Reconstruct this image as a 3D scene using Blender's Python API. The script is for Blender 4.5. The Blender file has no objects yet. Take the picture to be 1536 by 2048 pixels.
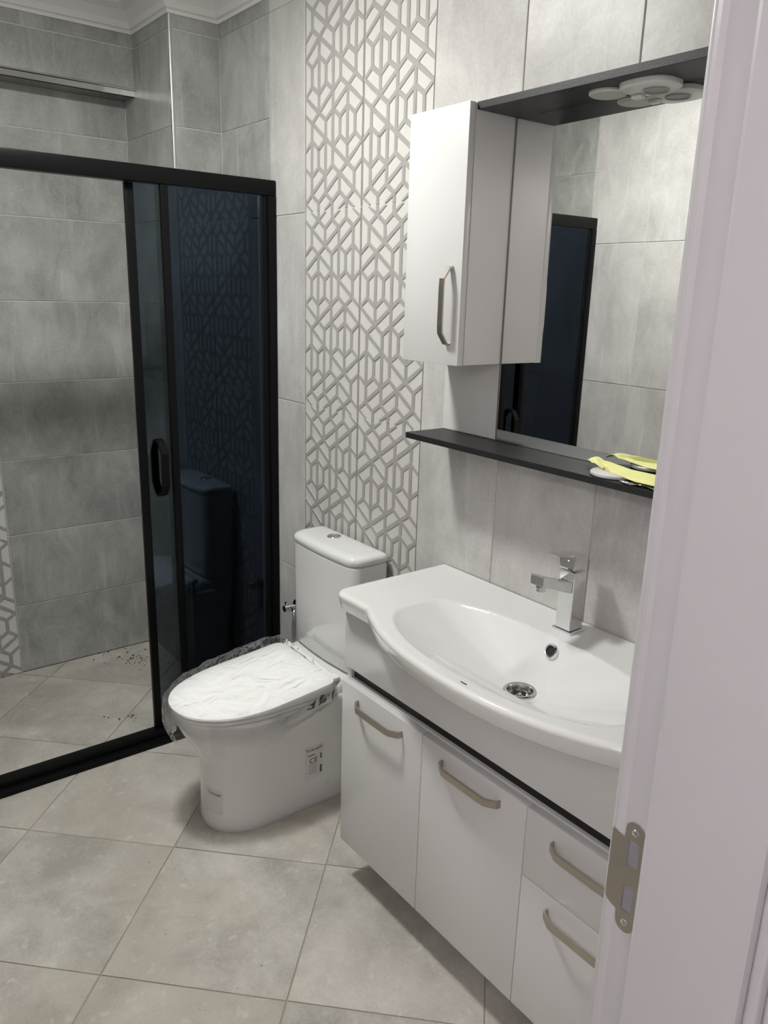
import bpy, bmesh, math, random
from mathutils import Vector, Matrix, noise

random.seed(7)
sc = bpy.context.scene
COL = sc.collection

# ------------------------------------------------------------------ camera
YAW, PIT, ROL, FPX = 2.4795, 0.2724, 0.0283, 1568.25
CAM = Vector((2.0663, -1.3933, 1.5562))
_f = Vector((math.cos(PIT)*math.cos(YAW), math.cos(PIT)*math.sin(YAW), -math.sin(PIT)))
_r0 = Vector((math.sin(YAW), -math.cos(YAW), 0)); _u0 = _r0.cross(_f)
_r = _r0*math.cos(ROL) + _u0*math.sin(ROL); _u = -_r0*math.sin(ROL) + _u0*math.cos(ROL)
cam = bpy.data.cameras.new('camera'); camo = bpy.data.objects.new('camera', cam); COL.objects.link(camo)
camo.matrix_world = Matrix(((_r.x, _u.x, -_f.x, CAM.x), (_r.y, _u.y, -_f.y, CAM.y), (_r.z, _u.z, -_f.z, CAM.z), (0, 0, 0, 1)))
cam.sensor_fit = 'VERTICAL'; cam.sensor_height = 36.0; cam.sensor_width = 27.0
cam.lens = 36.0*FPX/2048.0; cam.clip_start = 0.02
sc.camera = camo
# ------------------------------------------------------------------ world, exposure
w = bpy.data.worlds.new('world'); sc.world = w; w.use_nodes = True
w.node_tree.nodes['Background'].inputs[0].default_value = (0.6, 0.6, 0.65, 1)
w.node_tree.nodes['Background'].inputs[1].default_value = 0.05
vs = sc.view_settings
vs.view_transform = 'Standard'; vs.look = 'None'; vs.gamma = 1.0; vs.use_curve_mapping = False
vs.exposure = 0.0
LAMP_POWER = 196.0      # emission strength of the bathroom ceiling lamp
HALL_POWER = 92.0       # emission strength of the hall ceiling lamp
LAMP_COL = (1.0, 1.0, 0.965)
HALL_COL = (1.0, 0.92, 0.95)

# ------------------------------------------------------------------ helpers
def link(name, me, mat=None, parent=None, label=None, cat=None, group=None, kind=None, loc=None, rz=None, smooth=None):
    o = bpy.data.objects.new(name, me); COL.objects.link(o)
    if mat is not None and me is not None and len(me.materials) == 0: me.materials.append(mat)
    if parent is not None: o.parent = parent
    if label: o['label'] = label
    if cat: o['category'] = cat
    if group: o['group'] = group
    if kind: o['kind'] = kind
    if loc is not None: o.location = loc
    if rz is not None: o.rotation_euler = (0, 0, rz)
    if smooth is not None and me is not None:
        me.shade_smooth(); me.set_sharp_from_angle(angle=math.radians(smooth))
    return o

def empty(name, label, cat, loc=(0, 0, 0), group=None, kind=None):
    o = bpy.data.objects.new(name, None); COL.objects.link(o); o.location = loc
    o.empty_display_size = 0.05
    o['label'] = label; o['category'] = cat
    if group: o['group'] = group
    if kind: o['kind'] = kind
    return o

class MB:
    """collects shapes in world (or local) coordinates; build() turns them into ONE mesh object"""
    def __init__(s): s.v = []; s.f = []
    def add(s, vs_, fs):
        b = len(s.v); s.v += [tuple(p) for p in vs_]; s.f += [tuple(i+b for i in q) for q in fs]; return s
    def box(s, x0, x1, y0, y1, z0, z1, bev=0.0, seg=2):
        x0, x1 = min(x0, x1), max(x0, x1); y0, y1 = min(y0, y1), max(y0, y1); z0, z1 = min(z0, z1), max(z0, z1)
        if bev <= 0:
            p = [(x0,y0,z0),(x1,y0,z0),(x1,y1,z0),(x0,y1,z0),(x0,y0,z1),(x1,y0,z1),(x1,y1,z1),(x0,y1,z1)]
            return s.add(p, [(0,3,2,1),(4,5,6,7),(0,1,5,4),(1,2,6,5),(2,3,7,6),(3,0,4,7)])
        bm = bmesh.new(); bmesh.ops.create_cube(bm, size=1)
        for q in bm.verts: q.co = Vector(((x0+x1)/2+q.co.x*(x1-x0), (y0+y1)/2+q.co.y*(y1-y0), (z0+z1)/2+q.co.z*(z1-z0)))
        bmesh.ops.bevel(bm, geom=bm.edges[:], offset=bev, segments=seg, profile=0.5, affect='EDGES')
        return s.bm(bm)
    def bm(s, bm):
        bm.verts.index_update(); s.add([q.co[:] for q in bm.verts], [[x.index for x in f.verts] for f in bm.faces]); bm.free(); return s
    def loft(s, rings, cap0=True, cap1=True, closed=True):
        n = len(rings[0]); b = len(s.v)
        for r in rings: s.v += [tuple(p) for p in r]
        for i in range(len(rings)-1):
            for j in range(n if closed else n-1):
                k = (j+1) % n
                s.f.append((b+i*n+j, b+i*n+k, b+(i+1)*n+k, b+(i+1)*n+j))
        if cap0: s.f.append(tuple(b+j for j in reversed(range(n))))
        if cap1: s.f.append(tuple(b+(len(rings)-1)*n+j for j in range(n)))
        return s
    def cyl(s, c0, c1, r0, r1=None, n=24, caps=True):
        r1 = r0 if r1 is None else r1
        c0, c1 = Vector(c0), Vector(c1); d = (c1-c0).normalized()
        a = d.orthogonal().normalized(); bb = d.cross(a)
        R = lambda c, r: [c+(a*math.cos(2*math.pi*i/n)+bb*math.sin(2*math.pi*i/n))*r for i in range(n)]
        return s.loft([R(c0, r0), R(c1, r1)], caps, caps)
    def lathe(s, c, prof, n=32, axis='z', cap=True):
        c = Vector(c); rings = []
        for r, h in prof:
            ring = []
            for i in range(n):
                a = 2*math.pi*i/n; u, v = r*math.cos(a), r*math.sin(a)
                ring.append(c+(Vector((u, v, h)) if axis == 'z' else Vector((u, h, v)) if axis == 'y' else Vector((h, u, v))))
            rings.append(ring)
        return s.loft(rings, cap, cap)
    def sweep(s, path, prof, up=Vector((0, 0, 1))):
        """prof: 2D list (side, up); path: 3D points"""
        path = [Vector(p) for p in path]; rings = []
        for i, p in enumerate(path):
            d = (path[min(i+1, len(path)-1)]-path[max(i-1, 0)]).normalized()
            side = d.cross(up).normalized(); u2 = side.cross(d)
            sc_ = 1.0
            if 0 < i < len(path)-1:
                a = (path[i]-path[i-1]).normalized(); sc_ = 1.0/max(0.5, a.dot(d))
            rings.append([p+side*q[0]*sc_+u2*q[1] for q in prof])
        return s.loft(rings)
    def tube(s, path, r, n=10):
        path = [Vector(p) for p in path]; rings = []; ref = None
        for i, p in enumerate(path):
            d = (path[min(i+1, len(path)-1)]-path[max(i-1, 0)]).normalized()
            if ref is None: ref = d.orthogonal().normalized()
            ref = (ref-d*ref.dot(d)).normalized(); bb = d.cross(ref)
            rings.append([p+(ref*math.cos(2*math.pi*j/n)+bb*math.sin(2*math.pi*j/n))*r for j in range(n)])
        return s.loft(rings)
    def mesh(s, name):
        me = bpy.data.meshes.new(name); me.from_pydata(s.v, [], s.f); me.validate(); me.update()
        bm = bmesh.new(); bm.from_mesh(me); bmesh.ops.recalc_face_normals(bm, faces=bm.faces[:]); bm.to_mesh(me); bm.free()
        return me
    def build(s, name, mat, parent=None, **k):
        return link(name, s.mesh(name), mat, parent, **k)

# ------------------------------------------------------------------ materials
def new_mat(name):
    m = bpy.data.materials.new(name); m.use_nodes = True
    nt = m.node_tree; b = nt.nodes['Principled BSDF']; return m, nt, b
def plain(name, col, rough=0.5, metal=0.0, coat=0.0, spec=0.5, bump=0.0, bscale=200.0, var=0.0, vscale=6.0, aniso=None):
    m, nt, b = new_mat(name)
    b.inputs['Base Color'].default_value = (*col, 1); b.inputs['Roughness'].default_value = rough
    b.inputs['Metallic'].default_value = metal; b.inputs['Coat Weight'].default_value = coat
    b.inputs['Specular IOR Level'].default_value = spec
    tc = nt.nodes.new('ShaderNodeTexCoord')
    if var > 0:
        n = nt.nodes.new('ShaderNodeTexNoise'); n.inputs['Scale'].default_value = vscale; n.inputs['Detail'].default_value = 6
        nt.links.new(tc.outputs['Object'], n.inputs['Vector'])
        mx = nt.nodes.new('ShaderNodeMix'); mx.data_type = 'RGBA'
        mx.inputs['A'].default_value = (*[c*(1-var) for c in col], 1); mx.inputs['B'].default_value = (*[min(1, c*(1+var)) for c in col], 1)
        nt.links.new(n.outputs['Fac'], mx.inputs['Factor']); nt.links.new(mx.outputs['Result'], b.inputs['Base Color'])
    if bump > 0:
        n = nt.nodes.new('ShaderNodeTexNoise'); n.inputs['Scale'].default_value = bscale; n.inputs['Detail'].default_value = 4
        mp = nt.nodes.new('ShaderNodeMapping')
        if aniso: mp.inputs['Scale'].default_value = aniso
        nt.links.new(tc.outputs['Object'], mp.inputs['Vector']); nt.links.new(mp.outputs['Vector'], n.inputs['Vector'])
        bp = nt.nodes.new('ShaderNodeBump'); bp.inputs['Strength'].default_value = bump; bp.inputs['Distance'].default_value = 0.002
        nt.links.new(n.outputs['Fac'], bp.inputs['Height']); nt.links.new(bp.outputs['Normal'], b.inputs['Normal'])
    return m

def stone(name, c_dark, c_mid, c_light, rough=0.4, streak=0.5, scale=3.0, spec=0.4, rot=0.7, patch=None, bump=0.25, scratch=0.35):
    """cement-look glazed tile: cloudy base, slanting streaks, fine grain; shifted per tile"""
    m, nt, b = new_mat(name); N = nt.nodes.new; L = nt.links.new
    tc = N('ShaderNodeTexCoord'); oi = N('ShaderNodeObjectInfo')
    ml = N('ShaderNodeMath'); ml.operation = 'MULTIPLY'; ml.inputs[1].default_value = 37.0; L(oi.outputs['Random'], ml.inputs[0])
    ad = N('ShaderNodeVectorMath'); ad.operation = 'ADD'; L(tc.outputs['Object'], ad.inputs[0]); L(ml.outputs[0], ad.inputs[1])
    n1 = N('ShaderNodeTexNoise'); n1.inputs['Scale'].default_value = scale; n1.inputs['Detail'].default_value = 8; n1.inputs['Roughness'].default_value = 0.62; n1.inputs['Distortion'].default_value = 0.4
    L(ad.outputs[0], n1.inputs['Vector'])
    mp = N('ShaderNodeMapping'); mp.inputs['Rotation'].default_value = (0.2, rot, rot); mp.inputs['Scale'].default_value = (4.2, 4.2, 1.9)
    L(ad.outputs[0], mp.inputs['Vector'])
    n2 = N('ShaderNodeTexNoise'); n2.inputs['Scale'].default_value = 2.2; n2.inputs['Detail'].default_value = 9; n2.inputs['Roughness'].default_value = 0.7; n2.inputs['Distortion'].default_value = 0.8
    L(mp.outputs[0], n2.inputs['Vector'])
    n3 = N('ShaderNodeTexNoise'); n3.inputs['Scale'].default_value = 130; n3.inputs['Detail'].default_value = 3; L(ad.outputs[0], n3.inputs['Vector'])
    mx = N('ShaderNodeMix'); mx.data_type = 'FLOAT'; mx.inputs['Factor'].default_value = streak
    L(n1.outputs['Fac'], mx.inputs['A']); L(n2.outputs['Fac'], mx.inputs['B'])
    m2 = N('ShaderNodeMix'); m2.data_type = 'FLOAT'; m2.inputs['Factor'].default_value = 0.14
    L(mx.outputs['Result'], m2.inputs['A']); L(n3.outputs['Fac'], m2.inputs['B'])
    cr = N('ShaderNodeValToRGB'); e = cr.color_ramp.elements
    e[0].position = 0.385; e[0].color = (*c_dark, 1); e[1].position = 0.63; e[1].color = (*c_light, 1)
    k = e.new(0.5); k.color = (*c_mid, 1)
    L(m2.outputs['Result'], cr.inputs['Fac'])
    out = cr.outputs['Color']
    if patch:
        n4 = N('ShaderNodeTexNoise'); n4.inputs['Scale'].default_value = 2.3; n4.inputs['Detail'].default_value = 3; L(ad.outputs[0], n4.inputs['Vector'])
        r4 = N('ShaderNodeMapRange'); r4.inputs['From Min'].default_value = 0.45; r4.inputs['From Max'].default_value = 0.65; r4.inputs['To Max'].default_value = 0.5
        L(n4.outputs['Fac'], r4.inputs['Value'])
        m4 = N('ShaderNodeMix'); m4.data_type = 'RGBA'; L(r4.outputs[0], m4.inputs['Factor']); L(out, m4.inputs['A']); m4.inputs['B'].default_value = (*patch, 1)
        out = m4.outputs['Result']
    # fine slanting pale scratches
    mp5 = N('ShaderNodeMapping'); mp5.inputs['Rotation'].default_value = (0.15, 0.75, 0.75); mp5.inputs['Scale'].default_value = (34.0, 34.0, 2.6)
    L(ad.outputs[0], mp5.inputs['Vector'])
    n5 = N('ShaderNodeTexNoise'); n5.inputs['Scale'].default_value = 1.0; n5.inputs['Detail'].default_value = 4; n5.inputs['Distortion'].default_value = 0.5; L(mp5.outputs[0], n5.inputs['Vector'])
    r5 = N('ShaderNodeMapRange'); r5.inputs['From Min'].default_value = 0.60; r5.inputs['From Max'].default_value = 0.76; r5.inputs['To Max'].default_value = scratch; L(n5.outputs['Fac'], r5.inputs['Value'])
    m5 = N('ShaderNodeMix'); m5.data_type = 'RGBA'; L(r5.outputs[0], m5.inputs['Factor']); L(out, m5.inputs['A']); m5.inputs['B'].default_value = (*[min(1, c*1.25) for c in c_light], 1)
    out = m5.outputs['Result']
    L(out, b.inputs['Base Color'])
    b.inputs['Roughness'].default_value = rough; b.inputs['Specular IOR Level'].default_value = spec
    bp = N('ShaderNodeBump'); bp.inputs['Strength'].default_value = bump; bp.inputs['Distance'].default_value = 0.0012
    L(m2.outputs['Result'], bp.inputs['Height']); L(bp.outputs['Normal'], b.inputs['Normal'])
    return m

def glassy(name, tint, ior=1.5, rough=0.0, refl=(1, 1, 1)):
    m, nt, b = new_mat(name); N = nt.nodes.new; L = nt.links.new
    nt.nodes.remove(b); out = nt.nodes['Material Output']
    t = N('ShaderNodeBsdfTransparent'); t.inputs[0].default_value = (*tint, 1)
    g = N('ShaderNodeBsdfGlossy'); g.inputs['Roughness'].default_value = rough; g.inputs[0].default_value = (*refl, 1)
    fr = N('ShaderNodeFresnel'); fr.inputs['IOR'].default_value = ior
    mx = N('ShaderNodeMixShader'); L(fr.outputs[0], mx.inputs[0]); L(t.outputs[0], mx.inputs[1]); L(g.outputs[0], mx.inputs[2]); L(mx.outputs[0], out.inputs[0])
    return m, nt, fr, mx

def emit(name, col, power):
    m, nt, b = new_mat(name)
    b.inputs['Base Color'].default_value = (0.9, 0.9, 0.9, 1)
    b.inputs['Emission Color'].default_value = (*col, 1); b.inputs['Emission Strength'].default_value = power
    return m

M = {}
M['tile_light'] = stone('light_wall_tile', (0.43, 0.415, 0.402), (0.54, 0.525, 0.508), (0.66, 0.648, 0.628), rough=0.38, streak=0.45, rot=0.85)
M['tile_grey'] = stone('grey_wall_tile', (0.275, 0.285, 0.27), (0.395, 0.405, 0.385), (0.54, 0.55, 0.525), rough=0.40, streak=0.5, spec=0.4)
M['tile_floor'] = stone('floor_tile', (0.385, 0.366, 0.328), (0.535, 0.510, 0.460), (0.67, 0.64, 0.585), rough=0.5, streak=0.3, scale=4.0, patch=(0.47, 0.42, 0.36))
M['grout'] = plain('grout', (0.60, 0.59, 0.56), 0.85, bump=0.3)
M['grout_grey'] = plain('grout_grey', (0.70, 0.70, 0.68), 0.85, bump=0.3)
M['grout_floor'] = plain('grout_floor', (0.40, 0.37, 0.32), 0.9, bump=0.3, var=0.5, vscale=3)
M['decor_cell'] = plain('decor_cell', (0.74, 0.73, 0.71), 0.35, var=0.10, vscale=60, bump=0.12, bscale=90)
M['decor_bar'] = plain('decor_bar', (0.37, 0.358, 0.34), 0.45, var=0.10, vscale=30)
M['plaster'] = plain('plaster', (0.80, 0.79, 0.775), 0.8, bump=0.15, bscale=60)
M['chrome'] = plain('chrome', (0.82, 0.83, 0.84), 0.08, 1.0)
M['alu'] = plain('trim_aluminium', (0.72, 0.72, 0.71), 0.28, 1.0)
M['trimdark'] = plain('polished_trim', (0.50, 0.50, 0.49), 0.12, 1.0)
M['nickel'] = plain('brushed_nickel', (0.50, 0.46, 0.40), 0.33, 1.0, bump=0.25, bscale=400, aniso=(0.05, 1, 1))
M['ceramic'] = plain('ceramic', (0.78, 0.785, 0.775), 0.10, coat=0.5)
M['white_lac'] = plain('white_lacquer', (0.69, 0.688, 0.68), 0.24, coat=0.25)
M['white_edge'] = plain('white_edge_band', (0.74, 0.735, 0.72), 0.4)
M['seat'] = plain('seat_plastic', (0.93, 0.93, 0.92), 0.22)
M['black_alu'] = plain('black_aluminium', (0.005, 0.005, 0.0055), 0.38, 0.0, spec=0.12)
M['black_board'] = plain('black_board', (0.014, 0.014, 0.015), 0.42, bump=0.15, bscale=300, var=0.3, vscale=40)
M['black_gap'] = plain('black_recess', (0.006, 0.006, 0.006), 0.5)
M['paint'] = plain('door_frame_paint', (0.54, 0.535, 0.55), 0.35)
M['steel'] = plain('strike_steel', (0.56, 0.525, 0.46), 0.34, 1.0, bump=0.1)
M['dark'] = plain('dark_void', (0.01, 0.01, 0.01), 0.7)
M['print'] = plain('label_print', (0.05, 0.05, 0.05), 0.6)
M['film'] = plain('label_film', (0.70, 0.70, 0.685), 0.15)
M['plastic_white'] = plain('white_plastic', (0.72, 0.72, 0.70), 0.35)
M['frost'] = plain('lamp_frosted_cover', (0.52, 0.52, 0.49), 0.5)
M['cloth'] = plain('yellow_cloth', (0.80, 0.80, 0.33), 0.8, bump=0.3, bscale=500, var=0.06, vscale=8)
M['disc'] = plain('disc_grey_white', (0.55, 0.55, 0.54), 0.4)
M['foil'] = plain('foil', (0.75, 0.75, 0.76), 0.2, 1.0, bump=0.6, bscale=60)
M['crumb'] = plain('crumb', (0.06, 0.05, 0.04), 0.9)
M['hall_wall'] = plain('hall_wall_paint', (0.74, 0.71, 0.72), 0.7)
M['drain'] = plain('drain_steel', (0.55, 0.55, 0.54), 0.16, 1.0)
M['silicone'] = plain('silicone', (0.75, 0.75, 0.74), 0.35)
M['mirror'] = plain('mirror_silver', (0.94, 0.95, 0.93), 0.0, 1.0)
M['glass'] = glassy('smoked_glass', (0.435, 0.47, 0.485), 1.5, refl=(0.52, 0.68, 0.95))[0]
# clear crinkled plastic film
m, nt, fr, mx = glassy('clear_film', (0.99, 0.99, 0.99), 1.38, 0.05)
nz = nt.nodes.new('ShaderNodeTexNoise'); nz.inputs['Scale'].default_value = 9; nz.inputs['Detail'].default_value = 3; nz.inputs['Distortion'].default_value = 1.2; nz.inputs['Roughness'].default_value = 0.5
tc = nt.nodes.new('ShaderNodeTexCoord'); nt.links.new(tc.outputs['Object'], nz.inputs['Vector'])
bp = nt.nodes.new('ShaderNodeBump'); bp.inputs['Strength'].default_value = 1.0; bp.inputs['Distance'].default_value = 0.02
sb = nt.nodes.new('ShaderNodeMath'); sb.operation = 'SUBTRACT'; sb.inputs[1].default_value = 0.5; nt.links.new(nz.outputs['Fac'], sb.inputs[0])
ab = nt.nodes.new('ShaderNodeMath'); ab.operation = 'ABSOLUTE'; nt.links.new(sb.outputs[0], ab.inputs[0])
nt.links.new(ab.outputs[0], bp.inputs['Height'])
for nd in nt.nodes:
    if nd.type in ('BSDF_GLOSSY', 'FRESNEL'): nt.links.new(bp.outputs['Normal'], nd.inputs['Normal'])
df = nt.nodes.new('ShaderNodeBsdfDiffuse'); df.inputs[0].default_value = (0.85, 0.85, 0.85, 1)
m3 = nt.nodes.new('ShaderNodeMixShader'); m3.inputs[0].default_value = 0.03
o_ = nt.nodes['Material Output']; nt.links.new(mx.outputs[0], m3.inputs[1]); nt.links.new(df.outputs[0], m3.inputs[2]); nt.links.new(m3.outputs[0], o_.inputs[0])
M['clear'] = m

# ------------------------------------------------------------------ dimensions of the place (metres)
XB, XBU, XC, YC = -1.165, -1.057, -0.7315, -0.183     # shower wall, beam face, corner column
XL = -0.381                                          # where grey shower tiles end
XR, XH = 1.605, 1.79                                 # door wall, bathroom face and hall face
YF = -1.605                                          # wall opposite the vanity
ZT, ZC = 2.437, 2.53                                 # top of the tiles, ceiling
ZG = [0.0] + [0.2904+0.3*i for i in range(8)] + [ZT]   # rows of the grey tiles
ZL = [0.0, 0.5907, 1.1907, 1.7907, 2.3907, ZT]         # rows of the light tiles
G = 0.0016                                           # half a joint
XD = -0.168                                          # decor band starts

# ------------------------------------------------------------------ tiles
_tm = {}
def tile_mesh(wd, h, mat):
    key = (round(wd, 4), round(h, 4), mat.name)
    if key in _tm: return _tm[key]
    b, t = 0.0013, 0.009
    def R(i, y): return [(i, y, i), (wd-i, y, i), (wd-i, y, h-i), (i, y, h-i)]
    mb = MB(); mb.loft([R(0, t), R(0, b*0.8), R(b, 0)])
    me = mb.mesh('tile'); me.materials.append(mat); _tm[key] = me
    return me

# relief pattern of the decor tile: lattice nodes (column 0..8, level 0..24)
_V = [(2,-1),(4,-1),(6,-1),(3,2),(5,2),(7,2),(1,2),(2,5),(4,5),(5,4),(5,6),(6,5),(7,4),(7,6),(2,7),(4,7),(1,8),(3,8),(2,9),(4,9),(5,8),(7,8),
      (2,11),(4,11),(6,11),(4,13),(6,13),(1,14),(3,14),(5,14),(7,14),(4,15),(6,15),(1,16),(1,18),(3,16),(3,18),(2,17),(4,17),(6,17),
      (1,20),(3,20),(5,20),(7,20),(2,23),(4,23),(6,23)]
_D = [(1,0),(2,1),(0,1),(4,1),(6,1),(7,0),(1,2),(2,3),(3,4),(1,4),(2,5),(3,6),(5,4),(7,4),(0,7),(2,7),(4,7),(6,7),(5,8),(6,9),
      (1,10),(3,10),(5,10),(7,10),(0,11),(1,12),(6,11),(7,12),(0,13),(2,13),(4,13),(6,13),(1,14),(2,15),(1,16),(3,16),(5,16),(7,16),
      (4,17),(5,18),(6,19),(0,19),(2,19),(4,19),(5,20),(6,21),(1,22),(3,22),(5,22),(7,22),(0,23),(6,23)]
_U = [(2,1),(1,2),(3,2),(4,1),(5,2),(4,3),(3,4),(7,2),(6,3),(5,4),(2,5),(0,5),(1,6),(0,7),(4,5),(6,5),(1,8),(3,8),(5,8),(7,8),
      (0,11),(2,11),(4,11),(6,11),(3,12),(2,13),(5,12),(4,13),(1,14),(3,14),(5,14),(7,14),(0,17),(2,17),(4,17),(6,17),(7,18),(6,19),
      (5,20),(1,20),(3,20),(7,20),(2,21),(1,22),(0,23),(4,21),(3,22),(2,23),(4,23),(6,23),(3,24),(5,24)]
_rm = {}
def relief_mesh(z0, z1):
    """bars of the decor tile between heights z0..z1 of the full 0.6 m pattern (local origin at z0)"""
    key = (round(z0, 4), round(z1, 4))
    if key in _rm: return _rm[key]
    a, h, W = 0.2972/8, 0.025, 0.2972
    segs = [((i, k), (i, k+2)) for i, k in _V] + [((i, k), (i+1, k+1)) for i, k in _D] + [((i, k), (i+1, k-1)) for i, k in _U]
    segs += [((0, -1), (0, 25)), ((8, -1), (8, 25))]
    mb = MB(); hw, hb, yb = 0.0056, 0.0080, 0.0046
    for si, (p, q) in enumerate(segs):
        yt = 0.0008-0.00004*(si % 19)
        P = Vector((p[0]*a, 0.6-p[1]*h)); Q = Vector((q[0]*a, 0.6-q[1]*h))
        d = (Q-P).normalized(); n = Vector((-d.y, d.x)); e = 0.0026
        edge = p[0] == q[0] and p[0] in (0, 8)
        k1 = 0.4 if edge else 1.0
        def cl(v, y): return (min(max(v.x, 0.0), W), y, min(max(v.y, z0+G), z1-G)-z0-G)
        A, B = P-d*e, Q+d*e
        if max(A.y, B.y) < z0+G or min(A.y, B.y) > z1-G: continue
        pts = [cl(A+n*hb*k1, yb), cl(A+n*hw*k1, yt), cl(A-n*hw*k1, yt), cl(A-n*hb*k1, yb), cl(B+n*hb*k1, yb), cl(B+n*hw*k1, yt), cl(B-n*hw*k1, yt), cl(B-n*hb*k1, yb)]
        mb.add(pts, [(0, 1, 5, 4), (1, 2, 6, 5), (2, 3, 7, 6), (3, 2, 1, 0), (4, 5, 6, 7)])
    me = mb.mesh('relief'); me.materials.append(M['decor_bar']); _rm[key] = me
    return me
_dm = {}
def decor_base(h):
    if round(h, 4) in _dm: return _dm[round(h, 4)]
    W = 0.2972; mb = MB()
    R = lambda y: [(0, y, 0), (W, y, 0), (W, y, h), (0, y, h)]
    mb.loft([R(0.009), R(0.0038)])
    me = mb.mesh('decor_tile'); me.materials.append(M['decor_cell']); _dm[round(h, 4)] = me
    return me

def place(base, rz, x, z):
    c, s_ = math.cos(rz), math.sin(rz)
    return Vector((base[0]+c*x, base[1]+s_*x, base[2]+z))
def lay(parent, base, rz, xs, zs, mat):
    """tiles between the joint positions xs (along the wall) and zs (heights)"""
    for i in range(len(xs)-1):
        for j in range(len(zs)-1):
            wd, h = xs[i+1]-xs[i]-2*G, zs[j+1]-zs[j]-2*G
            if wd < 0.004 or h < 0.004: continue
            link('tile', tile_mesh(wd, h, mat), None, parent, loc=place(base, rz, xs[i]+G, zs[j]+G), rz=rz)
def lay_decor(parent, base, rz, x, zs):
    for j in range(len(zs)-1):
        h = zs[j+1]-zs[j]
        t = link('decor_tile', decor_base(h-2*G), None, parent, loc=place(base, rz, x+G, zs[j]+G), rz=rz)
        if h > 0.55: z0, z1 = 0.6-h, 0.6
        else: z0, z1 = 0.0, h
        if j == 0: z0, z1 = 0.6-h, 0.6
        link('relief', relief_mesh(z0, z1), None, t)

# ------------------------------------------------------------------ room shell
def struct(name, mb, mat, label, cat='wall'): 
    o = mb.build(name, mat); o['kind'] = 'structure'; o['label'] = label; o['category'] = cat
    return o
GR = 0.0028
# wall with the vanity (plane y = 0)
wb = struct('wall_back', MB().box(XB-0.2, XH+2.0, GR, 0.15, 0.0, ZC), M['grout'], 'light stone-look tiled wall with a patterned band, behind toilet and vanity')
lay(wb, (0, 0, 0), 0, [XC, XL], ZG, M['tile_grey'])
lay(wb, (0, 0, 0), 0, [XL, XD], ZL, M['tile_light'])
lay_decor(wb, (0, 0, 0), 0, XD, ZL); lay_decor(wb, (0, 0, 0), 0, XD+0.3, ZL)
lay(wb, (0, 0, 0), 0, [XD+0.6, XD+0.9, XD+1.2, XD+1.5, XR], ZL, M['tile_light'])
# shower wall (plane x = XB) : local x runs along +y
wl = struct('wall_left', MB().box(XB-0.15, XB-GR, YF-0.15, GR+0.1, 0.0, ZC), M['grout_grey'], 'grey tiled back wall of the shower with a patterned strip')
RZ = math.pi/2
lay(wl, (XB, 0, 0), RZ, [-0.75, YC], [z for z in ZG if z < 2.2] + [2.228], M['tile_grey'])
lay_decor(wl, (XB, 0, 0), RZ, -1.05, [0.0, 0.5907, 1.1907, 1.7907]); 
lay(wl, (XB, 0, 0), RZ, [-1.05, -0.75], [1.7907, 2.0904, 2.228], M['tile_grey'])
lay(wl, (XB, 0, 0), RZ, [YF, -1.05], [z for z in ZG if z < 2.2] + [2.228], M['tile_grey'])
# beam at the top of the shower wall
wbm = struct('wall_beam', MB().box(XB-0.003, XBU-GR, YF, YC+0.05, 2.2315, ZC), M['grout_grey'], 'grey tiled beam stepping out at the top of the shower wall')
lay(wbm, (XBU, 0, 0), RZ, [YF, -1.35, -0.75, YC], [2.2545, ZG[-2], ZT], M['tile_grey'])
t1 = struct('trim_1', MB().box(XBU-0.012, XBU+0.001, YF, YC, 2.2285, 2.2490, 0.001).box(XB, XBU, YF, YC, 2.2285, 2.2305).box(XBU-0.012, XBU+0.004, YF, YC, 2.2490, 2.2540, 0.0015), M['trimdark'], 'shiny metal edge strip along the underside of the shower beam', 'trim')
# column in the shower corner
wc = struct('wall_column', MB().box(XB-0.003, XC-GR, YC+GR, 0.05, 0.0, ZC), M['grout_grey'], 'grey tiled column in the corner of the shower')
lay(wc, (0, YC, 0), 0, [XB, XC-0.006], ZG, M['tile_grey'])
lay(wc, (XC, 0, 0), RZ, [YC+0.006, 0.0], ZG, M['tile_grey'])
t2 = struct('trim_2', MB().cyl((XC-0.006, YC+0.006, 0), (XC-0.006, YC+0.006, ZT+0.01), 0.0075, n=20), M['alu'], 'shiny vertical metal corner strip on the shower column', 'trim')
# wall opposite the vanity: local x runs along -x
wf = struct('wall_front', MB().box(XB-0.2, XR+0.2, YF-0.15, YF-GR, 0.0, ZC), M['grout'], 'light stone-look tiled wall seen in the mirror', 'wall')
lay(wf, (0, YF, 0), math.pi, [-XL, -XL+0.6, -XB], ZG, M['tile_grey'])
lay(wf, (0, YF, 0), math.pi, [-XR]+[-XL-0.3*k for k in range(6, -1, -1)], ZL, M['tile_light'])
# door wall: local x runs along -y
YJ, YJ2, ZD = -0.672, -1.50, 2.06     # rough opening of the door
wr = struct('wall_right', MB().box(XR+GR, XH, YJ, GR, 0, ZC).box(XR+GR, XH, YF-0.01, YJ2, 0, ZC).box(XR+GR, XH, YJ2, YJ, ZD, ZC), M['grout'], 'light tiled wall around the bathroom doorway')
lay(wr, (XR, 0, 0), -math.pi/2, [0.0, 0.27, 0.57, 0.672], ZL, M['tile_light'])
lay(wr, (XR, 0, 0), -math.pi/2, [0.672, 0.97, 1.27, 1.50], [ZD, 2.3907, ZT], M['tile_light'])
lay(wr, (XR, 0, 0), -math.pi/2, [1.50, 1.605], ZL, M['tile_light'])
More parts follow.
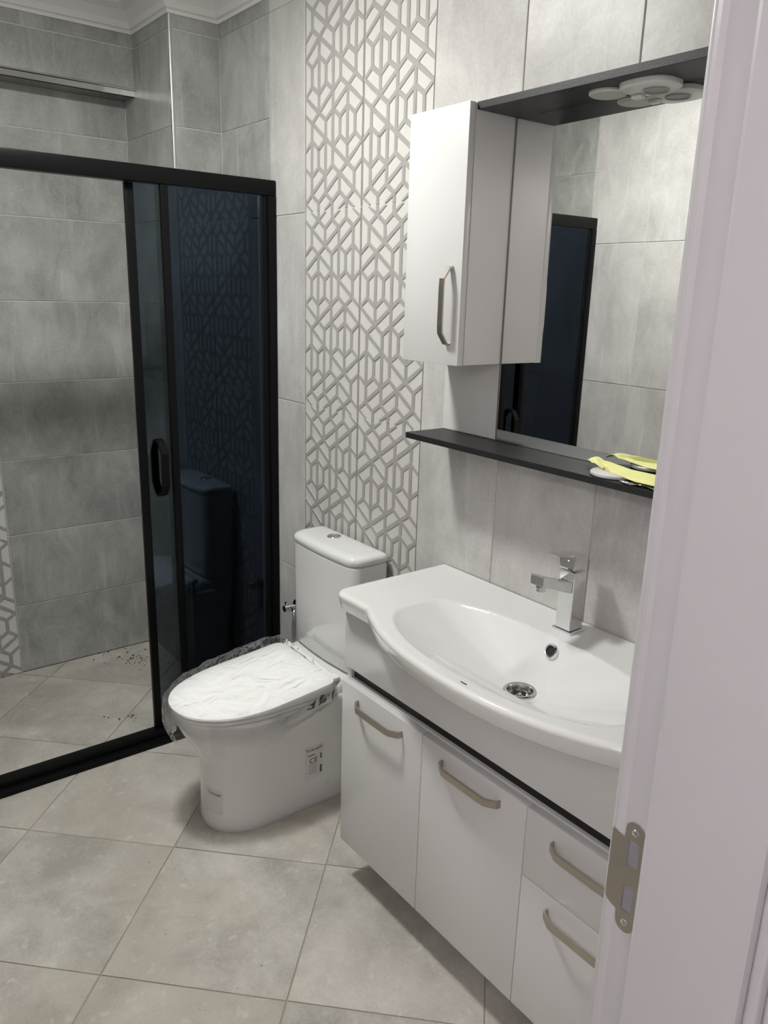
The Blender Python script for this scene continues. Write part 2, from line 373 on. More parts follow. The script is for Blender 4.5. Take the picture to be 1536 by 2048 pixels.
# ceiling and plaster cornice
struct('ceiling', MB().box(XB-0.2, XH+2.2, YF-1.2, 0.2, ZC, ZC+0.1), M['plaster'], 'white plaster ceiling', 'ceiling')
corn = [(0.0, -0.004), (0.006, -0.004), (0.008, 0.006), (0.016, 0.010), (0.020, 0.030), (0.040, 0.058), (0.066, 0.072), (0.070, 0.082), (0.080, 0.084), (0.080, 0.094), (0.0, 0.094)]
loop = [(XBU, YF), (XBU, YC), (XC, YC), (XC, 0.0), (XR, 0.0), (XR, YF)]
rings = []
n_ = len(loop)
for i in range(n_):
    p0, p1, p2 = Vector(loop[i-1]), Vector(loop[i]), Vector(loop[(i+1) % n_])
    d1, d2 = (p1-p0).normalized(), (p2-p1).normalized()
    n1, n2 = Vector((d1.y, -d1.x)), Vector((d2.y, -d2.x))
    mdir = (n1+n2)/(1+n1.dot(n2))
    rings.append([(p1.x+mdir.x*o, p1.y+mdir.y*o, ZT+z) for o, z in corn])
mb = MB(); mb.loft(rings+[rings[0]], False, False)
struct('trim_3', mb, M['plaster'], 'white plaster cornice between tiles and ceiling', 'trim')

# floor: 45 cm tiles laid diagonally
fl = struct('floor', MB().box(XB-0.2, XR+0.02, YF-0.15, 0.15, -0.1, -0.0025), M['grout_floor'], 'beige stone-look floor tiles laid diagonally', 'floor')
def clip(poly, x0, x1, y0, y1):
    def cut(ps, ins, inter):
        out = []
        for i in range(len(ps)):
            a, b = ps[i-1], ps[i]
            if ins(b):
                if not ins(a): out.append(inter(a, b))
                out.append(b)
            elif ins(a): out.append(inter(a, b))
        return out
    ix = lambda X: (lambda a, b: (X, a[1]+(b[1]-a[1])*(X-a[0])/(b[0]-a[0])))
    iy = lambda Y: (lambda a, b: (a[0]+(b[0]-a[0])*(Y-a[1])/(b[1]-a[1]), Y))
    for ins, it in ((lambda p: p[0] >= x0, ix(x0)), (lambda p: p[0] <= x1, ix(x1)), (lambda p: p[1] >= y0, iy(y0)), (lambda p: p[1] <= y1, iy(y1))):
        if not poly: return []
        poly = cut(poly, ins, it)
    return poly
def floor_tile(poly):
    cx = sum(p[0] for p in poly)/len(poly); cy = sum(p[1] for p in poly)/len(poly)
    mb = MB(); mb.loft([[(p[0]-cx, p[1]-cy, -0.009) for p in poly], [(p[0]-cx, p[1]-cy, -0.0012) for p in poly],
                        [(p[0]-cx-0.0012*(1 if p[0] > cx else -1), p[1]-cy-0.0012*(1 if p[1] > cy else -1), 0.0) for p in poly]])
    mb.build('floor_tile', M['tile_floor'], fl, loc=(cx, cy, 0))
S_ = 0.632
def area(ps): return abs(sum(ps[i-1][0]*ps[i][1]-ps[i][0]*ps[i-1][1] for i in range(len(ps))))/2
for im in range(-6, 7):
    for jn in range(-6, 7):
        a0, a1 = -0.472+S_*im+G*1.5, -0.472+S_*(im+1)-G*1.5     # x + y
        b0, b1 = -0.872+S_*jn+G*1.5, -0.872+S_*(jn+1)-G*1.5     # y - x
        q = [((a-b)/2, (a+b)/2) for a, b in ((a0, b0), (a0, b1), (a1, b1), (a1, b0))]
        for x0, x1 in ((XB+0.002, -0.355), (-0.353, XR+0.018)):
            c = clip(q, x0, x1, YF+0.002, -0.002)
            if len(c) >= 3 and area(c) > 0.0006: floor_tile(c)

# hall beyond the door
hall = MB().box(XH+1.55, XH+1.65, -3.0, 0.3, 0, ZC)
struct('wall_hall_end', hall, M['hall_wall'], 'pale hall wall facing the bathroom door')
struct('wall_hall_side', MB().box(XH, XH+1.6, -2.85, -2.75, 0, ZC), M['hall_wall'], 'pale side wall of the hall')
struct('wall_hall_return', MB().box(XH-0.02, XH, -2.8, YF-0.02, 0, ZC), M['hall_wall'], 'pale hall wall beside the bathroom')
struct('floor_hall', MB().box(XR+0.02, XH+1.7, -2.9, 0.2, -0.1, 0.0), plain('hall_floor', (0.42, 0.38, 0.33), 0.5, var=0.2), 'beige hall floor', 'floor')

# ------------------------------------------------------------------ door frame
dr = bpy.data.objects.new('door_1', None); COL.objects.link(dr); dr['kind'] = 'structure'
dr['label'] = 'white painted door frame at the right edge, with a steel strike plate'; dr['category'] = 'door frame'
YS, XS0, XS1 = -0.680, 1.616, 1.661       # rebate face, bathroom edge, start of the stop
YE = -1.482
def jamb(ya, sgn):
    mb = MB()
    prof = [(XS0+0.000, ya-sgn*(-0.012)), (XS0-0.002, ya-sgn*0.0), (XS0+0.004, ya+sgn*0.0025), (XS0+0.010, ya+sgn*0.0005), (XS1-0.006, ya+sgn*0.0005), (XS1-0.004, ya+sgn*0.004), (XS1, ya+sgn*0.014), (XS1+0.004, ya+sgn*0.0155), (XH, ya+sgn*0.0155), (XH, ya-sgn*0.0075), (XS0, ya-sgn*0.0075)]
    prof = [(XS0-0.001, ya-sgn*0.0075)] + prof[1:9] + [(XH+0.001, ya-sgn*0.0075)]
    mb.loft([[(x, y, 0.0) for x, y in prof], [(x, y, ZD-0.008) for x, y in prof]])
    return mb
jamb(YS, -1).build('jamb', M['paint'], dr)
jamb(YE-0.01, 1).build('jamb', M['paint'], dr)
MB().box(XS0, XH, YE-0.002, YS+0.002, ZD-0.03, ZD-0.008, 0.002).build('head', M['paint'], dr)
# rubber seal strip in the stop
MB().box(XS1-0.0015, XS1+0.0025, YS-0.0085, YS-0.003, 0.001, ZD-0.04, 0.001).build('seal', M['white_edge'], dr)
def casing(x0, x1, ya, yb, name='casing'):
    mb = MB().box(x0, x1, ya, yb, 0, ZD+0.06, 0.004, 3); return mb.build(name, M['paint'], dr, smooth=40)
casing(XS0-0.011, XS0-0.0005, YS+0.004, YS+0.070)
casing(XH+0.0005, XH+0.014, YS-0.003, YS+0.075); casing(XH+0.014, XH+0.022, YS+0.012, YS+0.075)
casing(XS0-0.011, XS0-0.0005, YE-0.014, YE-0.06); casing(XH+0.0005, XH+0.014, YE-0.014, YE-0.09)
# strike plate with its lip
sp_c = (XS0+0.028); ZP0, ZP1 = 0.828, 0.978
mb = MB(); pts = []
r_ = 0.0125; x0, x1 = XS0+0.0135, XS0+0.0385
for i in range(13):
    a = math.pi*i/12; pts.append((sp_c-0.002+r_*math.cos(a), ZP1-r_+r_*math.sin(a)))
lip = [(x0, ZP1-0.026), (XS0+0.001, ZP1-0.022), (XS0-0.0035, ZP1-0.022), (XS0-0.0035, ZP0+0.034), (XS0+0.001, ZP0+0.028), (x0, ZP0+0.024)]
low = []
for i in range(13):
    a = math.pi+math.pi*i/12; low.append((sp_c-0.002+r_*math.cos(a), ZP0+r_+r_*math.sin(a)))
pts = pts+lip+low
bm = bmesh.new()
ol = [bm.verts.new((x, YS-0.0012, z)) for x, z in pts]
es = [bm.edges.new((ol[i-1], ol[i])) for i in range(len(ol))]
for z0, z1 in ((0.918, 0.953), (0.856, 0.892)):
    hx0, hx1 = x0+0.006, x1-0.005
    h = [bm.verts.new((x, YS-0.0012, z)) for x, z in ((hx0, z0), (hx1, z0), (hx1, z1), (hx0, z1))]
    es += [bm.edges.new((h[i-1], h[i])) for i in range(4)]
bmesh.ops.triangle_fill(bm, use_beauty=True, edges=es)
ext = bmesh.ops.extrude_face_region(bm, geom=bm.faces[:])
for q in ext['geom']:
    if isinstance(q, bmesh.types.BMVert): q.co.y -= 0.0015
plate = MB().bm(bm).build('strike_plate', M['steel'], dr, label='brushed steel strike plate')
for z0, z1 in ((0.918, 0.953), (0.856, 0.892)):
    MB().box(x0+0.004, x1-0.003, YS-0.0010, YS-0.0006, z0-0.001, z1+0.001).build('latch_hole', plain('latch_pocket', (0.25, 0.25, 0.28), 0.5), plate)
for z in (ZP1-0.013, ZP0+0.013):
    MB().lathe((sp_c-0.002, YS-0.0027, z), [(0.0001, -0.0002), (0.0018, 0.0004), (0.0040, -0.0008), (0.0046, 0.0002)], 16, 'y').build('screw', M['chrome'], plate, smooth=30)

# ------------------------------------------------------------------ lamps (out of the frame)
lp = empty('ceiling_lamp', 'round white ceiling lamp lighting the bathroom', 'lamp', (0.25, -0.86, ZC))
MB().lathe((0, 0, 0), [(0.001, 0), (0.135, 0), (0.140, -0.006), (0.140, -0.028), (0.128, -0.032), (0.001, -0.032)], 40).build('housing', M['plastic_white'], lp, smooth=40)
MB().lathe((0, 0, 0), [(0.001, -0.0335), (0.118, -0.0335), (0.112, -0.040), (0.001, -0.042)], 40).build('diffuser', emit('lamp_light', LAMP_COL, LAMP_POWER), lp)
lp = empty('hall_lamp', 'white globe pendant lamp hanging in the hall', 'lamp', (2.45, -2.35, 2.12))
MB().lathe((0, 0, 0), [(0.003, 0.10), (0.003, ZC-2.12-0.03), (0.045, ZC-2.12-0.025), (0.045, ZC-2.12-0.0005), (0.0005, ZC-2.12-0.0003)], 24).build('cord_and_rose', M['plastic_white'], lp, smooth=40)
MB().lathe((0, 0, 0), [(max(0.0005, 0.10*math.sin(math.pi*i/16)), -0.10*math.cos(math.pi*i/16)) for i in range(17)], 32).build('globe', emit('hall_lamp_light', HALL_COL, HALL_POWER), lp, smooth=60)

# ------------------------------------------------------------------ shower enclosure
se = empty('shower_enclosure', 'black framed shower enclosure with smoked glass side panels', 'shower', (-0.36, YF/2, 0))
def sep(mb, name, mat, **k):
    o = mb.build(name, mat, se, **k); o.matrix_parent_inverse = Matrix.Translation(-se.location); return o
sep(MB().box(-0.390, -0.343, YF+0.001, -0.001, 1.852, 1.900, 0.004, 2), 'top_rail', M['black_alu'], smooth=35)
sill = sep(MB().box(-0.392, -0.347, YF+0.001, -0.001, 0.0, 0.040, 0.003, 2), 'bottom_rail', M['black_alu'], smooth=35)
sep(MB().box(-0.3465, -0.317, YF+0.001, -0.001, 0.0, 0.018, 0.003, 2), 'sill_ledge', M['black_alu'], smooth=35)
for ya, yb in ((-0.001, -0.030), (YF+0.001, YF+0.030)):
    sep(MB().box(-0.388, -0.342, ya, yb, 0.0405, 1.8985 if False else 1.8515, 0.003, 2), 'wall_post', M['black_alu'], smooth=35)
    s_ = -1 if ya > -0.5 else 1
    sep(MB().box(-0.376, -0.349, yb+s_*0.0005, yb+s_*0.018, 0.0405, 1.8515, 0.002, 2), 'wall_profile', M['black_alu'], smooth=35)
    ys, ye = yb+s_*0.018, (-0.372 if s_ < 0 else YF+0.372)
    sep(MB().box(-0.3575, -0.3515, ys, ye, 0.0405, 1.8515), 'fixed_glass', M['glass'])
    sep(MB().box(-0.3655, -0.3460, ye, ye+s_*0.023, 0.0405, 1.8515, 0.002, 2), 'fixed_stile', M['black_alu'], smooth=35)
def bow_handle(mb, pts, wdt, th, updir):
    prof = [(-th/2, -wdt/2), (th/2, -wdt/2), (th/2, wdt/2), (-th/2, wdt/2)]
    return mb.sweep(pts, prof, Vector(updir))
for s_, y0, lb in ((-1, -0.497, 'smoked glass sliding shower door slid open towards the toilet'), (1, YF+0.497, 'smoked glass sliding shower door slid open to the far wall, seen in mirror')):
    d = empty('shower_door', lb, 'shower door', (-0.375, y0, 0.045), 'sliding shower doors')
    def dp(mb, name, mat, par=None, **k):
        o = mb.build(name, mat, par or d, **k)
        if par is None: o.matrix_parent_inverse = Matrix.Translation(-d.location)
        return o
    y1 = y0-s_*0.440
    dp(MB().box(-0.384, -0.3665, y0, y0-s_*0.026, 0.0415, 1.851, 0.002, 2), 'leading_stile', M['black_alu'], smooth=35)
    dp(MB().box(-0.384, -0.3665, y1+s_*0.022, y1, 0.0415, 1.851, 0.002, 2), 'trailing_stile', M['black_alu'], smooth=35)
    dp(MB().box(-0.378, -0.372, y0-s_*0.026, y1+s_*0.022, 0.0415, 1.851), 'glass', M['glass'])
    yh = y0-s_*0.068
    hp = [(-0.3715, yh, 1.075), (-0.353, yh, 1.068), (-0.331, yh, 1.035), (-0.331, yh, 0.930), (-0.353, yh, 0.897), (-0.3715, yh, 0.890)]
    dp(bow_handle(MB(), hp, 0.024, 0.008, (0, 1, 0)), 'handle', M['black_alu'], label='black bow handle')
    dp(bow_handle(MB(), [(-0.750-p[0], p[1], p[2]) for p in hp], 0.024, 0.008, (0, 1, 0)), 'handle', M['black_alu'], label='black bow handle on the inner side')

# ------------------------------------------------------------------ vanity cabinet
VX0, VX1, VYF, VZ0, VZ1 = 0.570, 1.5225, -0.347, 0.120, 0.598
VC = 1.043
va = empty('vanity_cabinet', 'white lacquered wall-hung vanity cabinet with two doors and two drawers', 'cabinet', (VC, -0.17, VZ0))
def vp(mb, name, mat, par=None, **k):
    o = mb.build(name, mat, par or va, **k)
    if par is None: o.matrix_parent_inverse = Matrix.Translation(-va.location)
    return o
vp(MB().box(VX0, VX1, -0.327, -0.002, VZ0, 0.602, 0.001), 'body', M['white_lac'])
vp(MB().box(VX0-0.006, VX1+0.006, -0.336, -0.318, 0.634, 0.7935, 0.0012), 'fascia', M['white_lac'], smooth=30)
for xa in (VX0-0.006, VX1-0.012): vp(MB().box(xa, xa+0.018, -0.3178, -0.002, 0.634, 0.7935, 0.0008), 'side_panel', M['white_lac'])
vp(MB().box(VX0+0.012, VX1-0.012, -0.318, -0.010, 0.6025, 0.6335), 'finger_recess', M['black_gap'], label='black finger recess under the basin fascia')
vp(MB().box(VX0-0.006, VX0+0.0115, -0.327, -0.002, 0.6025, 0.6335), 'side_cheek', M['white_lac'])
def handle_h(xc, z, half=0.088):
    y = VYF-0.0004; d = 0.024
    p = [(xc-half, y, z), (xc-half+0.002, y-0.010, z), (xc-half+0.024, y-d, z), (xc-half+0.040, y-d-0.001, z), (xc+half-0.040, y-d-0.001, z), (xc+half-0.024, y-d, z), (xc+half-0.002, y-0.010, z), (xc+half, y, z)]
    return bow_handle(MB(), p, 0.016, 0.004, (0, 0, 1))
fr = [(VX0, 0.8875, VZ0, VZ1, 'door', 0.562), (0.8895, 1.2045, VZ0, VZ1, 'door', 0.562), (1.2065, VX1, 0.4435, VZ1, 'drawer', 0.556), (1.2065, VX1, VZ0, 0.4415, 'drawer', 0.403)]
for x0, x1, z0, z1, nm, hz in fr:
    o = vp(MB().box(x0, x1, VYF, -0.3275, z0, z1, 0.0012, 2), nm, M['white_lac'], smooth=35)
    handle_h((x0+x1)/2, hz).build('handle', M['nickel'], o, label='brushed nickel bow handle')

# ------------------------------------------------------------------ washbasin
BX0, BX1, ZB = 0.551, 1.535, 0.842
BC = 1.052
def yfront(x):
    d = abs(x-BC)/0.362
    f = 1-d**2.3
    k = 0.02                       # fillet where the bow meets the straight ends
    f = f if f > k else (0.0 if f < -k else (f+k)**2/(4*k))
    return -0.366-0.088*f
DX, DY, DEP = 1.040, -0.205, 0.116
def rim_r(x, y):
    """<1 inside the mouth of the bowl"""
    s_ = (x-BC)/0.318
    if abs(s_) >= 1.2: return 2.0
    yb = -0.122-0.045*min(1, abs(s_))**2.2
    yf_ = yfront(x)+0.036
    ym, hh = (yb+yf_)/2, abs(yb-yf_)/2
    t = (y-ym)/max(hh, 0.02)
    return (abs(s_)**4.6+abs(t)**4.6)**(1/4.6)
def bowl(x, y):
    r = rim_r(x, y)
    if r >= 1.0: return 0.0
    vx, vy = x-DX, y-DY; L = math.hypot(vx, vy)
    if L < 1e-5: return DEP
    lo, hi = L, 0.6
    for _ in range(18):
        m_ = (lo+hi)/2
        if rim_r(DX+vx/L*m_, DY+vy/L*m_) < 1: lo = m_
        else: hi = m_
    t = L/lo
    d = DEP*(1-t**1.45)
    e = min(1.0, (1-r)/0.05); e = e*e*(3-2*e)      # soft lip
    flat = min(1.0, max(0.0, (L-0.030)/0.03))
    d = d*flat+(1-flat)*max(d, DEP*0.97) if L < 0.06 else d
    return d*(0.35+0.65*e)*min(1.0, e*4)+(0.016 if L < 0.030 else 0.0)
NX, NY = 150, 80; INS = 0.011
def corner_round(x, y):
    r = 0.022
    for cx, sx in ((BX0+INS, 1), (BX1-INS, -1)):
        cy = -0.366+INS
        u = 1-(x-cx)*sx/r; v = 1-(y-cy)/r
        if u > 0 and v > 0 and u <= 1.001 and v <= 1.001:
            m_ = max(u, v); l_ = math.hypot(u, v)
            k = m_/l_; u, v = u*k, v*k
            return cx+sx*r*(1-u), cy+r*(1-v)
    return x, y
bm = bmesh.new(); grid = []
for i in range(NX+1):
    col = []
    x = BX0+INS+(BX1-BX0-2*INS)*i/NX
    for j in range(NY+1):
        yf_ = yfront(x)+INS; y = -0.003+(yf_+0.003)*j/NY
        x2, y2 = corner_round(x, y)
        col.append(bm.verts.new((x2, y2, ZB-bowl(x2, y2))))
    grid.append(col)
for i in range(NX):
    for j in range(NY): bm.faces.new((grid[i][j], grid[i+1][j], grid[i+1][j+1], grid[i][j+1]))
# outer edge loops : left side, front, right side
bd = [grid[0][j] for j in range(NY+1)] + [grid[i][NY] for i in range(1, NX+1)] + [grid[NX][j] for j in range(NY-1, -1, -1)]
nrm = []
for i, q in enumerate(bd):
    a = bd[max(i-1, 0)].co; b_ = bd[min(i+1, len(bd)-1)].co
    d = (b_-a); d.z = 0; d.normalize(); nrm.append(Vector((d.y, -d.x, 0)))
if nrm[len(bd)//2].y > 0: nrm = [-q for q in nrm]
prev = bd
for off, dz in ((0.004, -0.0007), (0.0078, -0.0032), (0.0103, -0.0072), (0.011, -0.012), (0.0020, -0.044), (-0.001, -0.0472), (-0.006, -0.048), (-0.03, -0.048)):
    cur = [bm.verts.new((q.co.x+nv.x*off, min(-0.0015, q.co.y+nv.y*off), ZB+dz)) for q, nv in zip(bd, nrm)]
    for i in range(len(bd)-1): bm.faces.new((prev[i], prev[i+1], cur[i+1], cur[i]))
    prev = cur
ba = empty('washbasin', 'white ceramic washbasin with bowed front set on the vanity', 'washbasin', (VC, -0.2, 0.77))
def bpt(mb, name, mat, **k):
    o = mb.build(name, mat, ba, **k); o.matrix_parent_inverse = Matrix.Translation(-ba.location); return o
bas = bpt(MB().bm(bm), 'bowl', M['ceramic'], smooth=55)
DZ = ZB-bowl(DX, DY-0.033)
drn = bpt(MB().lathe((DX, DY, DZ), [(0.0365, -0.002), (0.0365, 0.003), (0.034, 0.0048), (0.029, 0.004), (0.0265, -0.003), (0.0258, -0.0085), (0.0005, -0.0095)], 36, cap=False), 'drain', M['drain'], smooth=40, label='chrome drain')
mb = MB()
for i in range(5):
    a = 2*math.pi*i/5+0.3; mb.lathe((DX+0.0135*math.cos(a), DY+0.0135*math.sin(a), DZ-0.0092), [(0.0002, 0.0012), (0.0064, 0.0012), (0.0066, 0.0)], 14)
mb.build('drain_holes', M['dark'], drn)
mb = MB().lathe((DX, DY, DZ-0.009), [(0.0002, 0.004), (0.004, 0.0035), (0.005, 0.0)], 14); mb.build('drain_screw', M['chrome'], drn)
# small maker's dash on the inner front of the rim
mb = MB(); cx_, cy_ = 1.096, -0.4325
q4 = [(cx_+a, cy_+b_) for a, b_ in ((-0.008, -0.0012), (0.008, -0.0012), (0.008, 0.0012), (-0.008, 0.0012))]
mb.add([(x, y, ZB-bowl(x, y)+0.0012) for x, y in q4]+[(x, y, ZB-bowl(x, y)+0.0002) for x, y in q4], [(0, 1, 2, 3), (0, 4, 5, 1), (1, 5, 6, 2), (2, 6, 7, 3), (3, 7, 4, 0)])
bpt(mb, 'rim_mark', M['print'])
# overflow ring on the back slope of the bowl
OX = 1.062
ys = [-0.115-0.0005*i for i in range(120)]
OY = min(ys, key=lambda y: abs(ZB-bowl(OX, y)-0.815)); OZ = ZB-bowl(OX, OY)
e_ = 0.002; nn = Vector(((bowl(OX+e_, OY)-bowl(OX-e_, OY))/(2*e_), (bowl(OX, OY+e_)-bowl(OX, OY-e_))/(2*e_), 1)).normalized()
q_ = Vector((0, 0, 1)).rotation_difference(nn)
def tilt(mb, c):
    mb.v = [tuple(Vector(c)+q_ @ Vector(p)) for p in mb.v]; return mb
ovf = bpt(tilt(MB().lathe((0, 0, 0), [(0.0170, -0.002), (0.0170, 0.005), (0.0150, 0.0075), (0.0118, 0.0068), (0.0108, 0.002)], 28, cap=False), (OX, OY, OZ)), 'overflow_ring', M['chrome'], smooth=40, label='chrome overflow ring')
tilt(MB().lathe((0, 0, 0), [(0.0002, 0.0030), (0.0110, 0.0030), (0.0112, 0.001)], 24), (OX, OY, OZ)).build('overflow_hole', M['dark'], ovf)

# ------------------------------------------------------------------ faucet
FX, FY = 1.043, -0.064
fa = empty('faucet', 'square chrome single-lever basin faucet', 'faucet', (FX, FY, ZB))
def fp(mb, name, **k):
    o = mb.build(name, M['chrome'], fa, **k); o.matrix_parent_inverse = Matrix.Translation(-fa.location); return o
fp(MB().box(FX-0.027, FX+0.027, FY-0.025, FY+0.025, ZB+0.0003, ZB+0.0055, 0.001), 'base_plate')
fp(MB().box(FX-0.0205, FX+0.0205, FY-0.021, FY+0.021, ZB+0.006, 0.984, 0.0015), 'body')
def hexa(c0, c1, wx, h0, h1, bev=0.0012):
    """bar from c0 to c1 (top-centre line), width wx, heights h0,h1 below"""
    bm = bmesh.new(); vv = []
    for c, h in ((c0, h0), (c1, h1)):
        for sx, dz in ((-1, 0), (1, 0), (1, -h), (-1, -h)): vv.append(bm.verts.new((c[0]+sx*wx/2, c[1], c[2]+dz)))
    for q in ((0, 1, 2, 3), (7, 6, 5, 4), (0, 4, 5, 1), (1, 5, 6, 2), (2, 6, 7, 3), (3, 7, 4, 0)): bm.faces.new([vv[i] for i in q])
    bmesh.ops.bevel(bm, geom=bm.edges[:], offset=bev, segments=2, profile=0.5, affect='EDGES')
    return MB().bm(bm)
spo = fp(hexa((FX, FY-0.0215, 0.962), (FX, FY-0.098, 0.985), 0.034, 0.025, 0.020), 'spout')
fp(hexa((FX, FY-0.0985, 0.988), (FX, FY-0.119, 0.994), 0.036, 0.023, 0.023), 'spout_tip')
o = MB().cyl((FX, FY-0.105, 0.9665), (FX, FY-0.106, 0.957), 0.0115, n=20).build('aerator', M['chrome'], spo)
lev = fp(hexa((FX, FY-0.026, 1.026), (FX, FY+0.022, 1.018), 0.040, 0.036, 0.030, 0.003), 'lever_block')
fp(hexa((FX, FY-0.0265, 1.026), (FX, FY-0.072, 1.033), 0.026, 0.005, 0.004), 'lever')
fp(MB().cyl((FX, FY-0.0275, 1.008), (FX, FY-0.0262, 1.008), 0.005, n=16), 'index_button')

# ------------------------------------------------------------------ mirror unit with side cabinet, shelf and canopy
UX0, UX1, UXM = 0.540, 1.500, 0.738
mu = empty('mirror_cabinet', 'bathroom mirror unit with white side cabinet, black shelf and black canopy', 'mirror cabinet', (1.02, 0, 1.205))
def mp_(mb, name, mat, par=None, **k):
    o = mb.build(name, mat, par or mu, **k)
    if par is None: o.matrix_parent_inverse = Matrix.Translation(-mu.location)
    return o
mp_(MB().box(UX0, UX1, -0.0165, -0.001, 1.218, 1.947, 0.0008), 'backboard', M['white_lac'])
TILT = 0.0165   # the pane is not quite parallel to the wall
mb = MB(); ya, yb = -0.0205, -0.0205-(UX1-UXM)*TILT
mb.add([(UXM, -0.017, 1.2185), (UX1, -0.017, 1.2185), (UX1, yb, 1.2185), (UXM, ya, 1.2185), (UXM, -0.017, 1.9325), (UX1, -0.017, 1.9325), (UX1, yb, 1.9325), (UXM, ya, 1.9325)],
       [(0,3,2,1),(4,5,6,7),(0,1,5,4),(1,2,6,5),(2,3,7,6),(3,0,4,7)])
mp_(mb, 'mirror_pane', M['mirror'], label='mirror pane')
MB_ = mp_(MB().box(UXM+0.0002, UXM+0.0030, -0.0222, -0.0170, 1.2185, 1.9325), 'mirror_edge', plain('mirror_edge', (0.16, 0.17, 0.165), 0.3))
shelf = mp_(MB().box(UX0-0.002, UX1+0.01, -0.140, -0.001, 1.2030, 1.2175, 0.0008), 'shelf', M['black_board'], label='black shelf board')
can = mp_(MB().box(UXM+0.0005, UX1, -0.140, -0.001, 1.9330, 1.9480, 0.0008), 'canopy', M['black_board'], label='black canopy board')
mp_(MB().box(UX0+0.002, UXM, -0.1405, -0.0170, 1.401, 1.947, 0.0008), 'cabinet_body', M['white_lac'])
dc = mp_(MB().box(UX0+0.001, UXM-0.001, -0.159, -0.1415, 1.400, 1.948, 0.0012, 2), 'door', M['white_lac'], smooth=35)
y = -0.1592; xh = 0.703; d = 0.026
p = [(xh, y, 1.616), (xh, y-0.009, 1.614), (xh, y-d, 1.590), (xh, y-d-0.001, 1.573), (xh, y-d-0.001, 1.489), (xh, y-d, 1.472), (xh, y-0.009, 1.448), (xh, y, 1.446)]
mp_(bow_handle(MB(), p, 0.015, 0.004, (1, 0, 0)), 'handle', M['nickel'], dc, label='brushed nickel bow handle')
# spotlight puck and switch socket under the canopy
lx, ly = 1.018, -0.068
sl = mp_(MB().lathe((lx, ly, 1.9328), [(0.0005, 0), (0.036, 0), (0.036, -0.004), (0.034, -0.006), (0.0005, -0.006)], 40), 'spotlight', M['plastic_white'], smooth=40, label='round white spotlight')
mp_(MB().lathe((lx, ly, 1.9266), [(0.0005, 0), (0.033, 0), (0.031, -0.0012), (0.0005, -0.0016)], 40), 'spotlight_cover', M['frost'], sl)
def stad(cx, cy, a, b, z, n=28):
    ring = []
    for i in range(n):
        t = 2*math.pi*i/n; c, s_ = math.cos(t), math.sin(t)
        ring.append((cx+a*math.copysign(abs(c)**0.75, c), cy+b*math.copysign(abs(s_)**0.75, s_), z))
    return ring
sk = mp_(MB().loft([stad(1.111, -0.068, 0.053, 0.046, 1.9328), stad(1.111, -0.068, 0.053, 0.046, 1.925), stad(1.111, -0.068, 0.049, 0.042, 1.9215)]), 'socket', M['plastic_white'], smooth=40, label='white socket and switch box')
mp_(MB().lathe((1.118, -0.060, 1.9212), [(0.023, 0.0), (0.023, -0.003), (0.0205, -0.003), (0.0200, 0.0), (0.0190, 0.0001), (0.0005, 0.0001)], 30, cap=False), 'socket_well', plain('socket_grey', (0.40, 0.40, 0.39), 0.5), sk, smooth=40)
mp_(MB().box(1.064, 1.086, -0.060, -0.044, 1.914, 1.9213, 0.002), 'rocker', M['plastic_white'], sk)

# ------------------------------------------------------------------ things on the shelf
def sheet(fn, nu, nv, th):
    bm = bmesh.new(); g = [[bm.verts.new(fn(i/nu, j/nv)) for j in range(nv+1)] for i in range(nu+1)]
    fs = [bm.faces.new((g[i][j], g[i+1][j], g[i+1][j+1], g[i][j+1])) for i in range(nu) for j in range(nv)]
    bmesh.ops.recalc_face_normals(bm, faces=fs); bmesh.ops.solidify(bm, geom=fs, thickness=th)
    return MB().bm(bm)
ZS = 1.2178
MB().lathe((1.140, -0.092, ZS), [(0.0005, 0.0), (0.044, 0.0), (0.047, 0.0025), (0.047, 0.0065), (0.045, 0.008), (0.0005, 0.008)], 44).build('plastic_disc', M['disc'], smooth=40, label='flat round pale grey disc under the yellow cloth on the shelf', cat='disc')
def clothf(u, v):
    # u along the shelf, v from wall to front
    x = 1.045+0.30*u+0.07*v*v*(1-u)
    y = -0.050-0.086*v*(0.55+0.45*min(1, u*2.2))
    h = 0.0105+0.004*math.sin(9*u+3*v)+0.003*noise.noise(Vector((u*7, v*5, 1.3)))
    if u < 0.12: h += 0.008*math.sin(math.pi*u/0.12)
    e = max(0, (v-0.8)/0.2); h -= 0.006*e*e*(u > 0.35)
    return (x, y, ZS+max(h, 0.0093))
sheet(clothf, 40, 20, 0.0009).build('yellow_cloth', M['cloth'], smooth=60, label='crumpled yellow cloth lying on the black shelf', cat='cloth')
def foilf(u, v):
    x = 1.185+0.17*u; y = -0.118-0.022*v-0.004*math.sin(17*u)
    return (x, y, ZS+0.0015+0.0035*abs(math.sin(8*u+5*v))*(0.4+v)+0.002*noise.noise(Vector((u*11, v*6, 4))))
sheet(foilf, 30, 8, 0.0004).build('foil_wrapper', M['foil'], smooth=30, label='crumpled silver foil wrapper at the front edge of the shelf', cat='wrapper')

